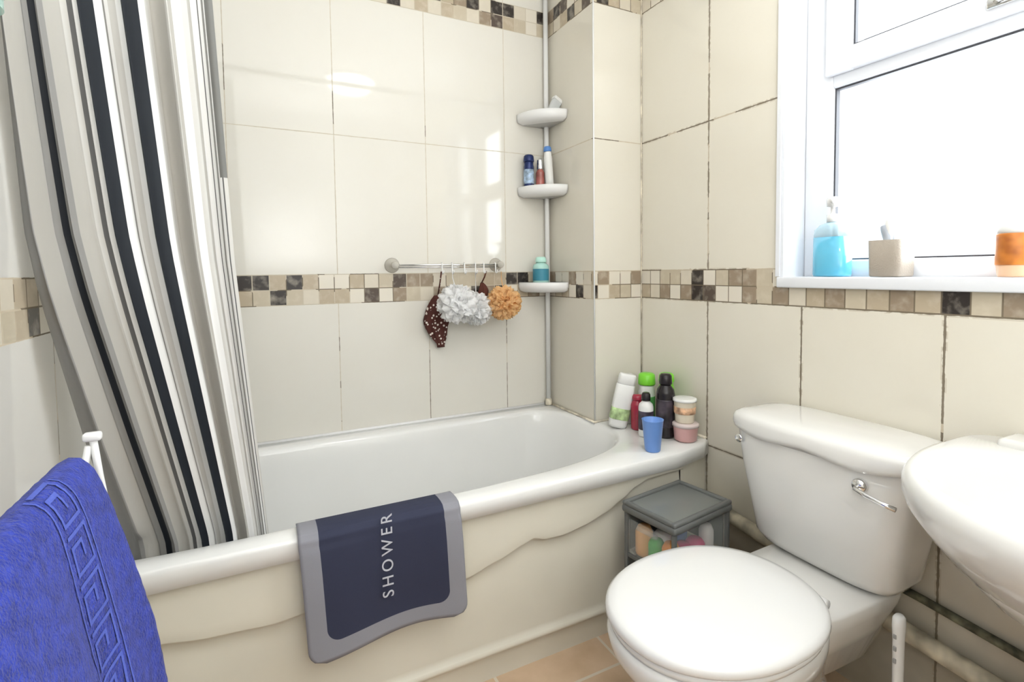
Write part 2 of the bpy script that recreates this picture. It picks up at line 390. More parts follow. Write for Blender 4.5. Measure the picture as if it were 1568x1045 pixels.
def pathpts(k=6):
    out=[];n=len(path)
    for i in range(n-1):
        p0=Vector(path[max(i-1,0)]);p1=Vector(path[i]);p2=Vector(path[i+1]);p3=Vector(path[min(i+2,n-1)])
        for j in range(k):
            t=j/k; out.append(.5*((2*p1)+(-p0+p2)*t+(2*p0-5*p1+4*p2-p3)*t*t+(-p0+3*p1-3*p2+p3)*t**3))
    out.append(Vector(path[-1])); return out
PP=pathpts(); AL=[0]
for i in range(1,len(PP)): AL.append(AL[-1]+(PP[i]-PP[i-1]).length)
def S(sy,l,off=0):
    l=max(0,min(AL[-1]-1e-6,l)); i=max(k for k in range(len(AL)-1) if AL[k]<=l)
    t=(l-AL[i])/(AL[i+1]-AL[i]); p=PP[i].lerp(PP[i+1],t); d=(PP[i+1]-PP[i]).normalized(); nrm=Vector((-d.y,d.x))
    hang=max(0,l-AL[36])
    rip=.010*math.sin(sy*22+1+hang*3)*min(1,hang*4)+.004*math.sin(sy*61+hang*9)*min(1,hang*3)
    q=p+nrm*(off+rip)
    return (q.x,-1.048-sy+.03*hang*math.sin(3*hang),q.y)
tw=empty("bath_towel")
tm=mat("blue_terry",(.022,.042,.34),.95,var=.3,bump=1.0,bscale=300,sheen=.12,nscale=80)
tk=mat("blue_woven_border",(.085,.125,.52),.7,var=.1,bump=.3,bscale=300)
NSY,NL=60,110; vs=[];fs=[]
for side in (0.004,-.004):
    for i in range(NSY+1):
        for j in range(NL+1):
            e=1 if (0<i<NSY and 0<j<NL) else .2
            rr_=random.uniform(-.0006,.0006)
            vs.append(S(i/NSY*.55,AL[-1]*j/NL,side*e+rr_))
n1=(NSY+1)*(NL+1)
for s_ in (0,1):
    for i in range(NSY):
        for j in range(NL):
            a=s_*n1+i*(NL+1)+j; fs.append((a,a+1,a+NL+2,a+NL+1))
def bl(idx):
    for a,b in zip(idx[:-1],idx[1:]): fs.append((a,b,b+n1,a+n1))
bl([j for j in range(NL+1)]);bl([NSY*(NL+1)+j for j in range(NL+1)]);bl([i*(NL+1) for i in range(NSY+1)]);bl([i*(NL+1)+NL for i in range(NSY+1)])
mk("terry_cloth",vs,fs,tm,True,tw)
vs=[];fs=[]
def strip(y0,l0,y1,l1,wd):
    L=max(1,int(math.hypot(y1-y0,l1-l0)/.008)); dx,dy=(y1-y0),(l1-l0); d=math.hypot(dx,dy); nx,ny=-dy/d*wd/2,dx/d*wd/2
    ex,ey=dx/d*wd/2,dy/d*wd/2
    for k in range(L+1):
        t=k/L; y=y0-ex+(dx+2*ex)*t; l=l0-ey+(dy+2*ey)*t
        vs.append(S(y+nx,l+ny,.0052)); vs.append(S(y-nx,l-ny,.0052))
        if k: a=len(vs)-4; fs.append((a,a+1,a+3,a+2))
b0=.105; bw=.046; l=AL[31]
strip(b0-.012,AL[31],b0-.012,AL[-1]-.01,.003);strip(b0+bw+.012,AL[31],b0+bw+.012,AL[-1]-.01,.003)
u=.0096
while l<AL[-1]-.06:
    pts=[(0,0),(0,4.6),(4.6,4.6),(4.6,1.3),(2,1.3),(2,3)]
    P=[(b0+a*u,l+c*u) for a,c in pts]
    for q0,q1 in zip(P[:-1],P[1:]): strip(*q0,*q1,.0045)
    strip(b0,l,b0+bw,l,.0045)
    l+=u*6
mk("key_border",vs,fs,tk,False,tw)
# ------------------------------------------------------------ shower mat over rim
mt=empty("shower_mat")
mm,nt,b=new_mat("mat_grey_navy"); g=G(nt)
uv=nt.nodes.new("ShaderNodeUVMap"); sp=nt.nodes.new("ShaderNodeSeparateXYZ"); nt.links.new(uv.outputs[0],sp.inputs[0])
hx,hy=.142,.30
qx=g.m('MAXIMUM',g.m('SUBTRACT',g.m('ABSOLUTE',g.m('SUBTRACT',sp.outputs[0],.183)),hx-.03),0.0)
qy=g.m('MAXIMUM',g.m('SUBTRACT',g.m('ABSOLUTE',g.m('SUBTRACT',sp.outputs[1],.003)),hy-.03),0.0)
dd=g.m('SQRT',g.m('ADD',g.m('MULTIPLY',qx,qx),g.m('MULTIPLY',qy,qy)))
ins=g.m('LESS_THAN',dd,.03)
n=nt.nodes.new("ShaderNodeTexNoise"); n.inputs["Scale"].default_value=400
c=g.mix(ins,g.mix(n.outputs[0],(.24,.24,.27),(.29,.29,.32)),g.mix(n.outputs[0],(.030,.034,.062),(.042,.047,.082)))
nt.links.new(c,b.inputs["Base Color"]); b.inputs["Roughness"].default_value=.85; b.inputs["Specular IOR Level"].default_value=.25
mp=[(-.668,.507),(-.69,.509),(-.712,.509),(-.728,.506),(-.738,.496),(-.740,.47),(-.739,.42),(-.736,.36),(-.732,.30),(-.731,.228)]
def mz(sx,k,off=0):
    n=len(mp)-1; f=k*n; i=min(int(f),n-1); t=f-i
    y=mp[i][0]+(mp[i+1][0]-mp[i][0])*t; z=mp[i][1]+(mp[i+1][1]-mp[i][1])*t
    h=max(0,(k-.5)*2)
    y-= .010*h*(1+math.sin(sx*17+.6))
    x=-1.283+sx+.014*h
    z-= .010*h*math.sin(sx*11+2.5)
    return (x,y,z)
ml=[0]
for i in range(1,len(mp)): ml.append(ml[-1]+math.dist(mp[i],mp[i-1]))
NX,NK=50,72; vs=[];fs=[];uvs=[]
Lt=ml[-1]; R=.035
for i in range(NX+1):
    sx=i/NX*.366
    for j in range(NK+1):
        k=j/NK; f=k*(len(mp)-1); ii=min(int(f),len(mp)-2); d=ml[ii]+(ml[ii+1]-ml[ii])*(f-ii)
        s2=sx
        v=d-(Lt-R)
        if v>0:
            w_=R-math.sqrt(max(0,R*R-v*v)); s2=w_+(sx/.366)*(.366-2*w_)
        vs.append(mz(s2,k,0)); uvs.append((s2,d))
for i in range(NX):
    for j in range(NK):
        a=i*(NK+1)+j; fs.append((a,a+1,a+NK+2,a+NK+1))
o=mk("mat_sheet",vs,fs,mm,True,mt)
ul=o.data.uv_layers.new(name="UVMap")
for l_ in o.data.loops: ul.data[l_.index].uv=uvs[l_.vertex_index]
sm=o.modifiers.new("thick",'SOLIDIFY'); sm.thickness=.003; sm.offset=1
tcv=bpy.data.curves.new("lettering",'FONT'); tcv.body="SHOWER"; tcv.size=.0365; tcv.space_character=1.45; tcv.align_x='LEFT'; tcv.extrude=.0006
to=bpy.data.objects.new("lettering",tcv); COL.objects.link(to); to.parent=mt
to.matrix_world=Matrix(((0,-1,0,-1.085),(0.02,0,-1,-.7495),(1,0,.02,.330),(0,0,0,1)))
tcv.materials.append(mat("mat_print",(.52,.53,.58),.7))
# ------------------------------------------------------------ toilet
TY=-1.158
to_=empty("toilet")
ZD=-.028
rings=[(-.38,.24,.105,0,2.6),(-.38,.235,.10,.03,2.6),(-.39,.215,.088,.10,2.4),(-.41,.205,.095,.16,2.3),(-.45,.222,.122,.22,2.2),(-.485,.236,.152,.28,2.2),(-.505,.240,.170,.345+ZD,2.2),(-.510,.240,.174,.372+ZD,2.2),(-.510,.235,.168,.382+ZD,2.2)]
loft("pan",[sup(cx,TY,a,b_,z,e) for cx,a,b_,z,e in rings],M['ceramic'],True,True,to_)
def rr(x0,x1,hy0,hy1,z,e=4,N=64):
    cx=(x0+x1)/2;a=(x1-x0)/2; out=[]
    for (x,y,zz) in sup(cx,TY,a,1,z,e,N):
        t=(x-x0)/(x1-x0); out.append((x,TY+(y-TY)*(hy0+(hy1-hy0)*t),z))
    return out
loft("rear_shelf",[rr(-.33,-.06,.07,.08,.18),rr(-.36,-.03,.10,.11,.27),rr(-.38,-.015,.120,.13,.345+ZD),rr(-.385,-.012,.125,.135,.376+ZD),rr(-.38,-.016,.121,.13,.384+ZD)],M['ceramic'],True,True,to_)
def egg(cx,a,b_,z,N=72):
    out=[]
    for j in range(N):
        t=2*math.pi*j/N; c,s=math.cos(t),math.sin(t)
        e=2.0 if c<0 else 2.5
        x=a*math.copysign(abs(c)**(2/e),c); y=b_*math.copysign(abs(s)**(2/2.15),s)
        out.append((cx+x,TY+y,z+ZD))
    return out
ex=-.522
loft("seat",[egg(ex,.214,.172,.383),egg(ex,.221,.178,.386),egg(ex,.223,.180,.394),egg(ex,.219,.176,.400)],M['seatp'],True,True,to_)
loft("lid",[egg(ex,.217,.174,.4005),egg(ex,.226,.183,.402),egg(ex,.230,.187,.409),egg(ex,.2285,.1855,.418),egg(ex,.221,.178,.4245),egg(ex,.205,.162,.428),egg(ex,.15,.11,.4305),egg(ex,.05,.04,.4315)],M['seatp'],True,True,to_)
for s_ in (-1,1):
    tube("hinge_%d"%(s_+1),[(-.300,TY+s_*.08-.02,.395+ZD),(-.300,TY+s_*.08+.02,.395+ZD)],.011,M['plastic'],12,to_)
CY=-1.145
def cr(x0,x1,hy,z,e=6,N=96,bow=0):
    pts=sup((x0+x1)/2,CY,(x1-x0)/2,hy,z,e,N)
    return [(x-(bow*(1-((y-CY)/hy)**2) if x<(x0+x1)/2 else 0),y,zz) for x,y,zz in pts]
loft("cistern",[cr(-.165,-.03,.135,.354,4),cr(-.182,-.02,.160,.366,4),cr(-.190,-.014,.172,.385,4.5,bow=.004),cr(-.196,-.012,.186,.47,5,bow=.008),cr(-.202,-.01,.202,.56,6,bow=.01),cr(-.205,-.008,.214,.640,6,bow=.01),cr(-.205,-.008,.215,.652,6,bow=.01)],M['ceramic'],True,True,to_)
def lidloop(ins,z,dz=0):
    pts=cr(-.218+ins,-.004-ins*.2,.232-ins,z,5,128)
    out=[]
    for x,y,zz in pts:
        q=(y-CY)/.232
        if x<-.1:
            x-= .012*math.cos(q*math.pi*.5)**2
            zz-=dz*(.5-.5*math.cos(q*math.pi*2.0))*1.0
        out.append((x,y,zz))
    return out
loft("cistern_lid",[lidloop(.012,.650,.012),lidloop(.002,.652,.013),lidloop(0,.662,.010),lidloop(.001,.676,.003),lidloop(.006,.685),lidloop(.016,.690),lidloop(.05,.694),lidloop(.09,.696)],M['ceramic'],True,True,to_)
def disc_x(name,x,y,z,r,th,m,par):
    o=lathe(name,[(r*.9,0),(r,th*.2),(r,th*.7),(r*.8,th),(0.001,th*1.1)],m,(0,0,0),24,par)
    o.data.transform(Matrix.Translation((x,y,z))@Matrix.Rotation(-math.pi/2,4,'Y')); return o
disc_x("lever_boss",-.208,CY-.125,.610,.015,.016,M['chrome'],to_)
tube("flush_lever",[(-.224,CY-.125,.610),(-.236,CY-.127,.608),(-.24,CY-.15,.603),(-.24,CY-.18,.598),(-.238,CY-.205,.595)],.005,M['chrome'],10,to_)
disc_x("blank_button",-.206,CY+.185,.622,.011,.006,M['chrome'],to_)
tube("outlet_pipe",[(-.2,TY,.17),(-.12,TY,.17),(-.06,TY,.17)],.05,M['plastic'],20,to_)
# ------------------------------------------------------------ basin
bs=empty("wash_basin")
def dl(xb,depth,hw,z,cy=-1.675,N=96,e=2.3):
    out=[]
    for j in range(N):
        t=2*math.pi*j/N; c,s=math.cos(t),math.sin(t)
        ee=e if c<0 else 6
        y=hw*math.copysign(abs(s)**(2/ee),s)
        if c<0: x=xb-depth*.30-depth*.70*abs(c)**(2/e)
        else: x=xb-depth*.30+depth*.30*abs(c)**(2/ee)
        out.append((x,cy+y,z))
    return out
X0=-.003
def inner(k,z,cx=-.280,cy=-1.675): return sup(cx,cy,.170*k,.232*k,z,2.3,96)
loft("basin_bowl",[dl(X0,.10,.08,.42),dl(X0,.22,.13,.47),dl(X0,.33,.20,.53),dl(X0,.42,.255,.59),dl(X0,.465,.282,.640),dl(X0,.488,.298,.672),dl(X0,.495,.303,.695),dl(X0,.493,.302,.712),dl(X0-.001,.484,.295,.724),dl(X0-.004,.468,.284,.729),
   inner(1.06,.727),inner(1.03,.722),inner(1.01,.710),inner(.97,.66),inner(.88,.60),inner(.70,.56),inner(.35,.542),inner(.08,.540)],M['ceramic'],True,True,bs)
box("back_ledge",(-.085,-1.93,.715),(-.004,-1.44,.742),M['ceramic'],.012,bs,5)
lathe("pedestal",[(.085,0),(.08,.05),(.068,.2),(.07,.38),(.085,.47)],M['ceramic'],(-.13,-1.68,0),32,bs)
lathe("waste",[(.0,0),(.022,0),(.022,.003),(.0,.004)],M['chrome'],(-.27,-1.68,.541),20,bs)
for s_ in (-1,1):
    lathe("tap_body_%d"%(s_+1),[(.022,0),(.018,.01),(.015,.05),(.02,.055),(.022,.075),(.012,.085)],M['chrome'],(-.05,-1.68+s_*.09,.741),20,bs)
    tube("tap_spout_%d"%(s_+1),[(-.05,-1.68+s_*.09,.775),(-.10,-1.68+s_*.085,.785),(-.13,-1.68+s_*.08,.775),(-.135,-1.68+s_*.08,.76)],.009,M['chrome'],12,bs)
# ------------------------------------------------------------ pipes
wp=empty("waste_pipe")
tube("soil_pipe",[(-.028,-.70,.30),(-.028,-1.05,.262),(-.028,-1.25,.232),(-.028,-1.60,.20)],.021,M['pipe'],16,wp)
sp_=empty("supply_pipe")
tube("cold_pipe",[(-.012,-1.0,.332),(-.012,-1.3,.315),(-.012,-1.60,.285)],.009,M['grime'],12,sp_)
# ------------------------------------------------------------ toilet brush
tb=empty("toilet_brush")
lathe("holder",[(.045,0),(.05,.01),(.045,.10),(.03,.115),(.02,.118)],M['plastic'],(-.175,-1.33,0),28,tb)
lathe("handle",[(.008,.11),(.008,.16),(.013,.20),(.014,.30),(.016,.33),(.015,.345),(.010,.35)],M['plastic'],(-.175,-1.33,0),16,tb,sy=.7)
for k in range(3):
    box("handle_slot_%d"%k,(-.191,-1.333,.252+k*.026),(-.187,-1.327,.262+k*.026),M['grey'],.0015,tb)
# ------------------------------------------------------------ storage drawer tower
st=empty("plastic_drawer_tower")
PG=mat("dark_grey_plastic",(.12,.125,.12),.35,var=.03)
CP=mat("clear_smoky_plastic",(.58,.61,.59),.12,alpha=.15,var=.01)
ang=math.radians(8)
piv=(-.312,-.842,0)
def tbx(name,lo,hi,m,bev): return box(name,(piv[0]+lo[0],piv[1]+lo[1],lo[2]),(piv[0]+hi[0],piv[1]+hi[1],hi[2]),m,bev,st,3,ang,piv)
hx,hy=.114,.080
for sx in(-1,1):
    for sy in(-1,1):
        tbx("post_%d%d"%(sx,sy),(sx*hx-.006,sy*hy-.006,.0),(sx*hx+.006,sy*hy+.006,.405),PG,.003)
for k,z in enumerate((.0,.135,.27)):
    tbx("shelf_%d"%k,(-hx,-hy,z+.004),(hx,hy,z+.010),CP if k else PG,.002)
    tbx("shelf_edge_%d"%k,(-hx-.004,-hy,z),(-hx+.002,hy,z+.012),PG,.002)
    tbx("shelf_edge_f_%d"%k,(-hx,-hy-.004,z),(hx,-hy+.002,z+.012),PG,.002)
    tbx("drawer_front_%d"%k,(-hx-.006,-hy+.010,z+.016),(-hx-.001,hy-.010,z+.112),CP,.002)
    tbx("drawer_lip_%d"%k,(-hx-.016,-.035,z+.096),(-hx-.006,.035,z+.108),CP,.003)
    tbx("drawer_side_%d"%k,(-hx+.01,-hy-.003,z+.016),(hx-.01,-hy,z+.125),CP,.001)
    tbx("drawer_back_%d"%k,(hx-.004,-hy+.01,z+.016),(hx-.001,hy-.01,z+.125),PG,.001)
    tbx("drawer_far_%d"%k,(-hx+.01,hy-.003,z+.016),(hx-.01,hy,z+.125),PG,.001)
tbx("lid_frame",(-hx-.012,-hy-.012,.396),(hx+.012,hy+.012,.418),PG,.008)
for a,b_ in (((-hx-.01,-hy-.01,.415),(hx+.01,-hy+.004,.428)),((-hx-.01,hy-.004,.415),(hx+.01,hy+.01,.428)),((-hx-.01,-hy,.415),(-hx+.004,hy,.428)),((hx-.004,-hy,.415),(hx+.01,hy,.428))):
    tbx("lid_edge",a,b_,PG,.005)
tbx("lid_panel",(-hx,-hy,.416),(hx,hy,.421),mat("grey_lid_panel",(.17,.18,.17),.25),.002)
cols=[(.95,.32,.03),(.08,.50,.10),(.88,.84,.8),(.75,.08,.25),(.9,.5,.2),(.2,.3,.6)]
for i,(x,y,z,r,ci,hh) in enumerate([(-.085,-.048,.281,.024,0,.07),(-.085,-.0,.281,.022,1,.06),(-.083,.045,.281,.024,4,.08),(-.035,-.048,.281,.024,3,.055),(.02,-.045,.281,.026,3,.05),(.07,-.045,.281,.02,2,.075),(-.035,.02,.281,.026,2,.06),(.03,.02,.281,.026,5,.06),
    (-.08,-.04,.146,.027,2,.06),(-.08,.03,.146,.027,4,.05),(.0,-.04,.146,.027,5,.05),(.06,-.04,.146,.025,2,.06),(-.08,.0,.012,.03,2,.06),(.0,-.03,.012,.03,3,.06)]):
    c=Matrix.Rotation(ang,3,'Z')@Vector((x,y,0))
    lathe("stored_item_%d"%i,[(r*.9,0),(r,.006),(r,hh*.8),(r*.7,hh)],mat("item_col_%d"%i,cols[ci],.4),(piv[0]+c.x,piv[1]+c.y,z),18,st)
# ------------------------------------------------------------ corner shelf unit
cs=empty("corner_shelf_unit")
lathe("pole",[(.010,.503),(.010,CZ-.002)],M['plastic'],(-.243,-.022,0),16,cs)
lathe("pole_foot",[(.016,.503),(.016,.52),(.010,.53)],M['seal'],(-.243,-.022,0),16,cs)
for k,z in enumerate((1.70,1.405,1.015)):
    def q(r,zz):
        pts=[(-.2255,-.003,zz)]
        for i in range(25):
            a=math.pi+ (math.pi/2)*i/24
            pts.append((-.2255+r*math.cos(a),-.003+r*math.sin(a)*1.05,zz))
        return pts
    loft("tray_%d"%k,[q(.120,z-.030),q(.142,z-.022),q(.147,z-.006),q(.147,z+.010),q(.143,z+.012),q(.140,z+.008),q(.138,z)],M['plastic'],True,True,cs)
# ------------------------------------------------------------ generic bottles
def bottle(name,loc,r,h,body,cap,neck=.35,caph=.2,sy=1.0,tilt=None,label=None):
    e=empty(name); hb=h*(1-caph)
    lathe("body",[(r*.92,0),(r,.006),(r,hb*.82),(r*.9,hb*.9),(r*neck*1.2,hb*.97),(r*neck*1.1,hb)],body,loc,28,e,tilt,sy)
    T=Matrix.Translation(loc)
    if tilt: T=T@Matrix.Rotation(tilt[0],4,tilt[1])
    o=lathe("cap",[(r*neck*1.35,hb),(r*neck*1.4,hb+.004),(r*neck*1.3,h-.006),(r*neck*1.0,h)],cap,(0,0,0),24,e,None,sy); o.data.transform(T)
    if label:
        o=lathe("label",[(r*1.012,hb*.2),(r*1.015,hb*.22),(r*1.015,hb*.70),(r*1.012,hb*.72)],label,(0,0,0),28,e,None,sy); o.data.transform(T)
    return e
mw=mat("bottle_white",(.80,.80,.78),.3); mg=mat("label_green",(.12,.42,.12),.4); mred=mat("red_liquid",(.36,.015,.045),.15,coat=.5)
mblk=mat("bottle_black",(.015,.012,.014),.25); mlg=mat("lime_cap",(.22,.68,.05),.3); mnav=mat("navy_can",(.015,.03,.12),.25,metal=.3)
mcream=mat("pot_cream",(.78,.70,.56),.4); mpink=mat("pot_pink",(.72,.42,.40),.35)
mblue=mat("blue_cup_plastic",(.15,.30,.68),.35); mtaupe=mat("taupe_ceramic",(.40,.35,.29),.5,bump=.3,bscale=300)
maqua=mat("aqua_liquid",(.12,.50,.72),.1,coat=.6); mteal=mat("teal_plastic",(.42,.68,.62),.2); mlab=mat("label_teal",(.05,.25,.35),.4)
Z5=.503
e=empty("shampoo_bottle")
T=Matrix.Translation((-.195,-.425,Z5+.004))@Matrix.Rotation(math.radians(-25),4,'Z')@Matrix.Rotation(math.radians(12),4,'Y')
for nm,rs,m_ in (("body",[(.030,.018,0),(.033,.02,.01),(.034,.021,.10),(.033,.02,.155),(.030,.018,.158)],mw),("cap",[(.029,.017,.158),(.031,.019,.160),(.031,.019,.19),(.027,.016,.196)],mw),("label",[(.0345,.0215,.03),(.0348,.0218,.031),(.0348,.0218,.07),(.0345,.0215,.071)],mat("label_leaf",(.45,.6,.3),.4,var=.5,nscale=40))):
    o=loft(nm,[sup(0,0,a,b_,z,3,32) for a,b_,z in rs],m_,True,True,e); o.data.transform(T)
bottle("red_shower_gel_bottle",(-.138,-.470,Z5),.024,.125,mred,mred,.6,.15)
bottle("white_lotion_bottle",(-.165,-.545,Z5),.025,.15,mw,mblk,.45,.18,label=mat("label_dark",(.05,.04,.06),.4,var=.7,nscale=30))
bottle("green_cap_conditioner_bottle",(-.070,-.440,Z5),.030,.19,mw,mlg,.75,.22,label=mg)
bottle("tall_white_shampoo_bottle",(-.118,-.395,Z5),.022,.185,mw,mw,.6,.2)
bottle("black_shampoo_bottle",(-.110,-.580,Z5),.031,.215,mblk,mblk,.5,.16,label=mat("label_black",(.05,.04,.05),.3,var=.8,nscale=25))
bottle("lime_shower_gel_bottle",(-.045,-.515,Z5),.028,.20,mlg,mlg,.7,.15)
e=empty("pink_pot")
lathe("pot",[(.030,0),(.036,.004),(.040,.048),(.041,.05)],mpink,(-.080,-.642,Z5),28,e); lathe("pot_lid",[(.043,.049),(.043,.058),(.038,.061)],mat("lid_clear",(.66,.56,.54),.2),(-.080,-.642,Z5),28,e)
e=empty("yoghurt_pot")
lathe("pot",[(.028,0),(.030,.004),(.035,.070),(.036,.072)],mcream,(-.082,-.640,Z5+.0615),28,e); lathe("rim",[(.038,.071),(.039,.074),(.038,.080),(.03,.081)],mw,(-.082,-.640,Z5+.0615),28,e)
lathe("label_band",[(.0325,.03),(.0345,.031),(.0358,.052),(.034,.053)],mat("band_orange",(.7,.4,.25),.4,var=.6,nscale=50),(-.082,-.640,Z5+.0615),28,e)
e=empty("blue_plastic_cup")
lathe("cup",[(.022,0),(.024,.003),(.033,.098),(.034,.100),(.031,.099),(.022,.008),(.0,.007)],mblue,(-.245,-.668,Z5),32,e)
bottle("deodorant_can",(-.335,-.035,1.4055),.021,.14,mnav,mnav,.75,.2,label=mat("label_bluewhite",(.3,.4,.6),.3,var=.9,nscale=40))
bottle("red_perfume_bottle",(-.290,-.050,1.4055),.018,.125,mat("glass_red",(.4,.12,.1),.1,coat=.5,var=.5,nscale=20),M['chrome'],.6,.35)
bottle("white_spray_bottle",(-.262,-.080,1.4065),.017,.17,mw,mat("blue_cap",(.1,.25,.6),.3),.7,.12,tilt=(math.radians(-4),'Y'))
bottle("mouthwash_bottle",(-.300,-.065,1.0155),.033,.115,mteal,mat("aqua_cap",(.5,.8,.7),.3),.5,.2,label=mlab)
e=empty("razor_pack")
for nm,lo,hi,mmx,bv in (("pack",(-.02,-.012,0),(.02,.012,.055),mat("pack_grey",(.6,.62,.62),.3),.006),("pack_cap",(-.022,-.014,.052),(.022,.014,.066),mw,.004)):
    o=box(nm,lo,hi,mmx,bv,e); o.data.transform(Matrix.Translation((-.265,-.100,1.708))@Matrix.Rotation(math.radians(30),4,'Y'))
# ------------------------------------------------------------ hook rail with puffs
hr=empty("hook_rail")
tube("bar",[(-.90,-.05,1.10),(-.47,-.05,1.10)],.004,M['chrome'],10,hr)
tube("bar_lower",[(-.90,-.035,1.092),(-.47,-.035,1.092)],.003,M['chrome'],8,hr)
SC=mat("suction_cup",(.72,.68,.60),.2,alpha=.6)
for k,x in enumerate((-.895,-.475)):
    o=lathe("cup_%d"%k,[(.028,0),(.026,.006),(.018,.012),(.012,.018),(.012,.045),(.014,.05),(.012,.056)],SC,(0,0,0),24,hr); o.data.transform(Matrix.Translation((x,-.001,1.10))@Matrix.Rotation(math.pi/2,4,'X'))
for k,x in enumerate((-.72,-.68,-.63,-.585,-.55,-.50)):
    tube("hook_%d"%k,[(x,-.05,1.108),(x,-.056,1.104),(x,-.056,1.075),(x,-.062,1.066),(x,-.072,1.07),(x,-.074,1.08)],.0025,M['plastic'],8,hr)
def puff(name,c,R,m,seed):
    rnd=random.Random(seed); e=empty(name)
    vs=[];fs=[]
    for k in range(44):
        d=Vector((rnd.gauss(0,1),rnd.gauss(0,1),rnd.gauss(0,1))).normalized()
        a=d.orthogonal().normalized(); b2=d.cross(a)
        N=32; base=len(vs); ph=rnd.random()*6; rr_=R*rnd.uniform(.38,.52)
        for i in range(N):
            t=2*math.pi*i/N
            for (q,hgt) in ((.15,.45),(.55,.80),(1.0,.94)):
                wv=.11*math.sin(6*t+ph)*q
                vs.append(Vector(c)+ (a*math.cos(t)+b2*math.sin(t))*rr_*q + d*R*(hgt+wv-.14*q*q))
        for i in range(N):
            i2=(i+1)%N
            for q in range(2):
                fs.append((base+i*3+q,base+i2*3+q,base+i2*3+q+1,base+i*3+q+1))
    for v in vs: v.y=min(v.y,-.006)
    mk("netting",vs,fs,m,True,e)
    tube("cord",[(c[0],c[1],c[2]+R*.6),(c[0]+.005,-.072,c[2]+R+.02),(c[0]+.002,-.078,1.072)],.002,m,6,e)
def netmat(name,col):
    m,nt,b=new_mat(name)
    b.inputs["Base Color"].default_value=(*col,1); b.inputs["Roughness"].default_value=.7
    o=nt.nodes["Material Output"]; tl=nt.nodes.new("ShaderNodeBsdfTranslucent"); tl.inputs[0].default_value=(*col,1)
    mx=nt.nodes.new("ShaderNodeMixShader"); mx.inputs[0].default_value=.5
    nt.links.new(b.outputs[0],mx.inputs[1]); nt.links.new(tl.outputs[0],mx.inputs[2]); nt.links.new(mx.outputs[0],o.inputs[0]); return m
pw=netmat("white_netting",(.97,.97,.97)); po=netmat("orange_netting",(.95,.66,.34))
puff("bath_puff",(-.690,-.125,.955),.076,pw,1); puff("bath_puff",(-.597,-.085,.932),.064,pw,2); puff("bath_puff",(-.488,-.105,.952),.070,po,3)
def scr(name,c,w0,h0,m,seed):
    e=empty(name); lo=[]
    for k in range(14):
        t=k/13; r=w0*(.25+.75*math.sin(math.pi*min(1,t*1.05)**.8)) ; lp_=[]
        for j in range(40):
            a=2*math.pi*j/40; rr2=r*(1+.18*math.sin(7*a+3*t)+.1*math.sin(11*a+t*9))
            lp_.append((c[0]+rr2*math.cos(a)+.008*math.sin(t*8),c[1]+.30*rr2*math.sin(a),c[2]-h0*t))
        lo.append(lp_)
    loft("cloth",lo,m,True,True,e)
    tube("loop",[(c[0],c[1],c[2]),(c[0],-.05,(c[2]+1.075)/2),(c[0]+.004,-.058,1.075)],.003,m,6,e)
bm_,nt,b=new_mat("brown_spotted_cloth"); g=G(nt)
tc=nt.nodes.new("ShaderNodeTexCoord"); vo=nt.nodes.new("ShaderNodeTexVoronoi"); vo.inputs["Scale"].default_value=75
nt.links.new(tc.outputs["Object"],vo.inputs["Vector"]); nt.links.new(g.mix(g.m('LESS_THAN',vo.outputs["Distance"],.30),(.08,.022,.016),(.75,.68,.62)),b.inputs["Base Color"]); b.inputs["Roughness"].default_value=.9
scr("bath_mitt",(-.728,-.024,.985),.048,.20,bm_,1)
scr("back_scrubber",(-.545,-.022,1.03),.020,.14,mat("brown_cloth",(.10,.03,.02),.9),2)
# ------------------------------------------------------------ sill objects
ZS=1.048
e=empty("hand_soap_dispenser")
sx,sy=.040,-1.045
loft("bottle_upper",[sup(sx,sy,.030,.044,ZS+.105,3,40),sup(sx,sy,.029,.042,ZS+.125,3,40),sup(sx,sy,.022,.03,ZS+.138,2.5,40),sup(sx,sy,.012,.012,ZS+.145,2,40)],mat("clear_plastic",(.55,.75,.85),.1,alpha=.7),True,True,e)
loft("liquid_body",[sup(sx,sy,.029,.043,ZS,3,40),sup(sx,sy,.031,.045,ZS+.006,3,40),sup(sx,sy,.0305,.0445,ZS+.105,3,40)],maqua,True,True,e)
lathe("pump_collar",[(.014,.145),(.014,.165),(.006,.167),(.005,.185),(.014,.187),(.015,.205),(.010,.212)],M['plastic'],(sx,sy,ZS),20,e)
tube("pump_spout",[(sx,sy,ZS+.203),(sx-.02,sy-.012,ZS+.203),(sx-.035,sy-.02,ZS+.196)],.005,M['plastic'],10,e)
e=empty("toothbrush_tumbler")
tx,ty=.038,-1.19
loft("tumbler",[sup(tx,ty,.034,.034,ZS,6,40),sup(tx,ty,.036,.036,ZS+.003,6,40),sup(tx,ty,.038,.038,ZS+.088,6,40),sup(tx,ty,.034,.034,ZS+.088,6,40),sup(tx,ty,.032,.032,ZS+.01,6,40)],mtaupe,True,True,e)
mbg=mat("brush_grey",(.42,.46,.52),.3)
for i,(dx,dy,tl,h) in enumerate([(-.01,.012,.10,.135),(.0,-.01,-.12,.13),(.01,.0,.02,.145),(-.012,-.016,-.2,.125)]):
    o=lathe("brush_%d"%i,[(.004,.012),(.005,h*.6),(.009,h*.68),(.011,h*.9),(.010,h),(.004,h+.004)],[mw,mbg,mw,mbg][i],(0,0,0),14,e)
    o.data.transform(Matrix.Translation((tx+dx,ty+dy,ZS))@Matrix.Rotation(tl,4,'X'))
e=empty("orange_lotion_bottle")
lathe("base",[(.024,0),(.026,.003),(.028,.022),(.0285,.024)],mat("amber_clear",(.85,.55,.35),.2),(.035,-1.418,ZS),28,e)
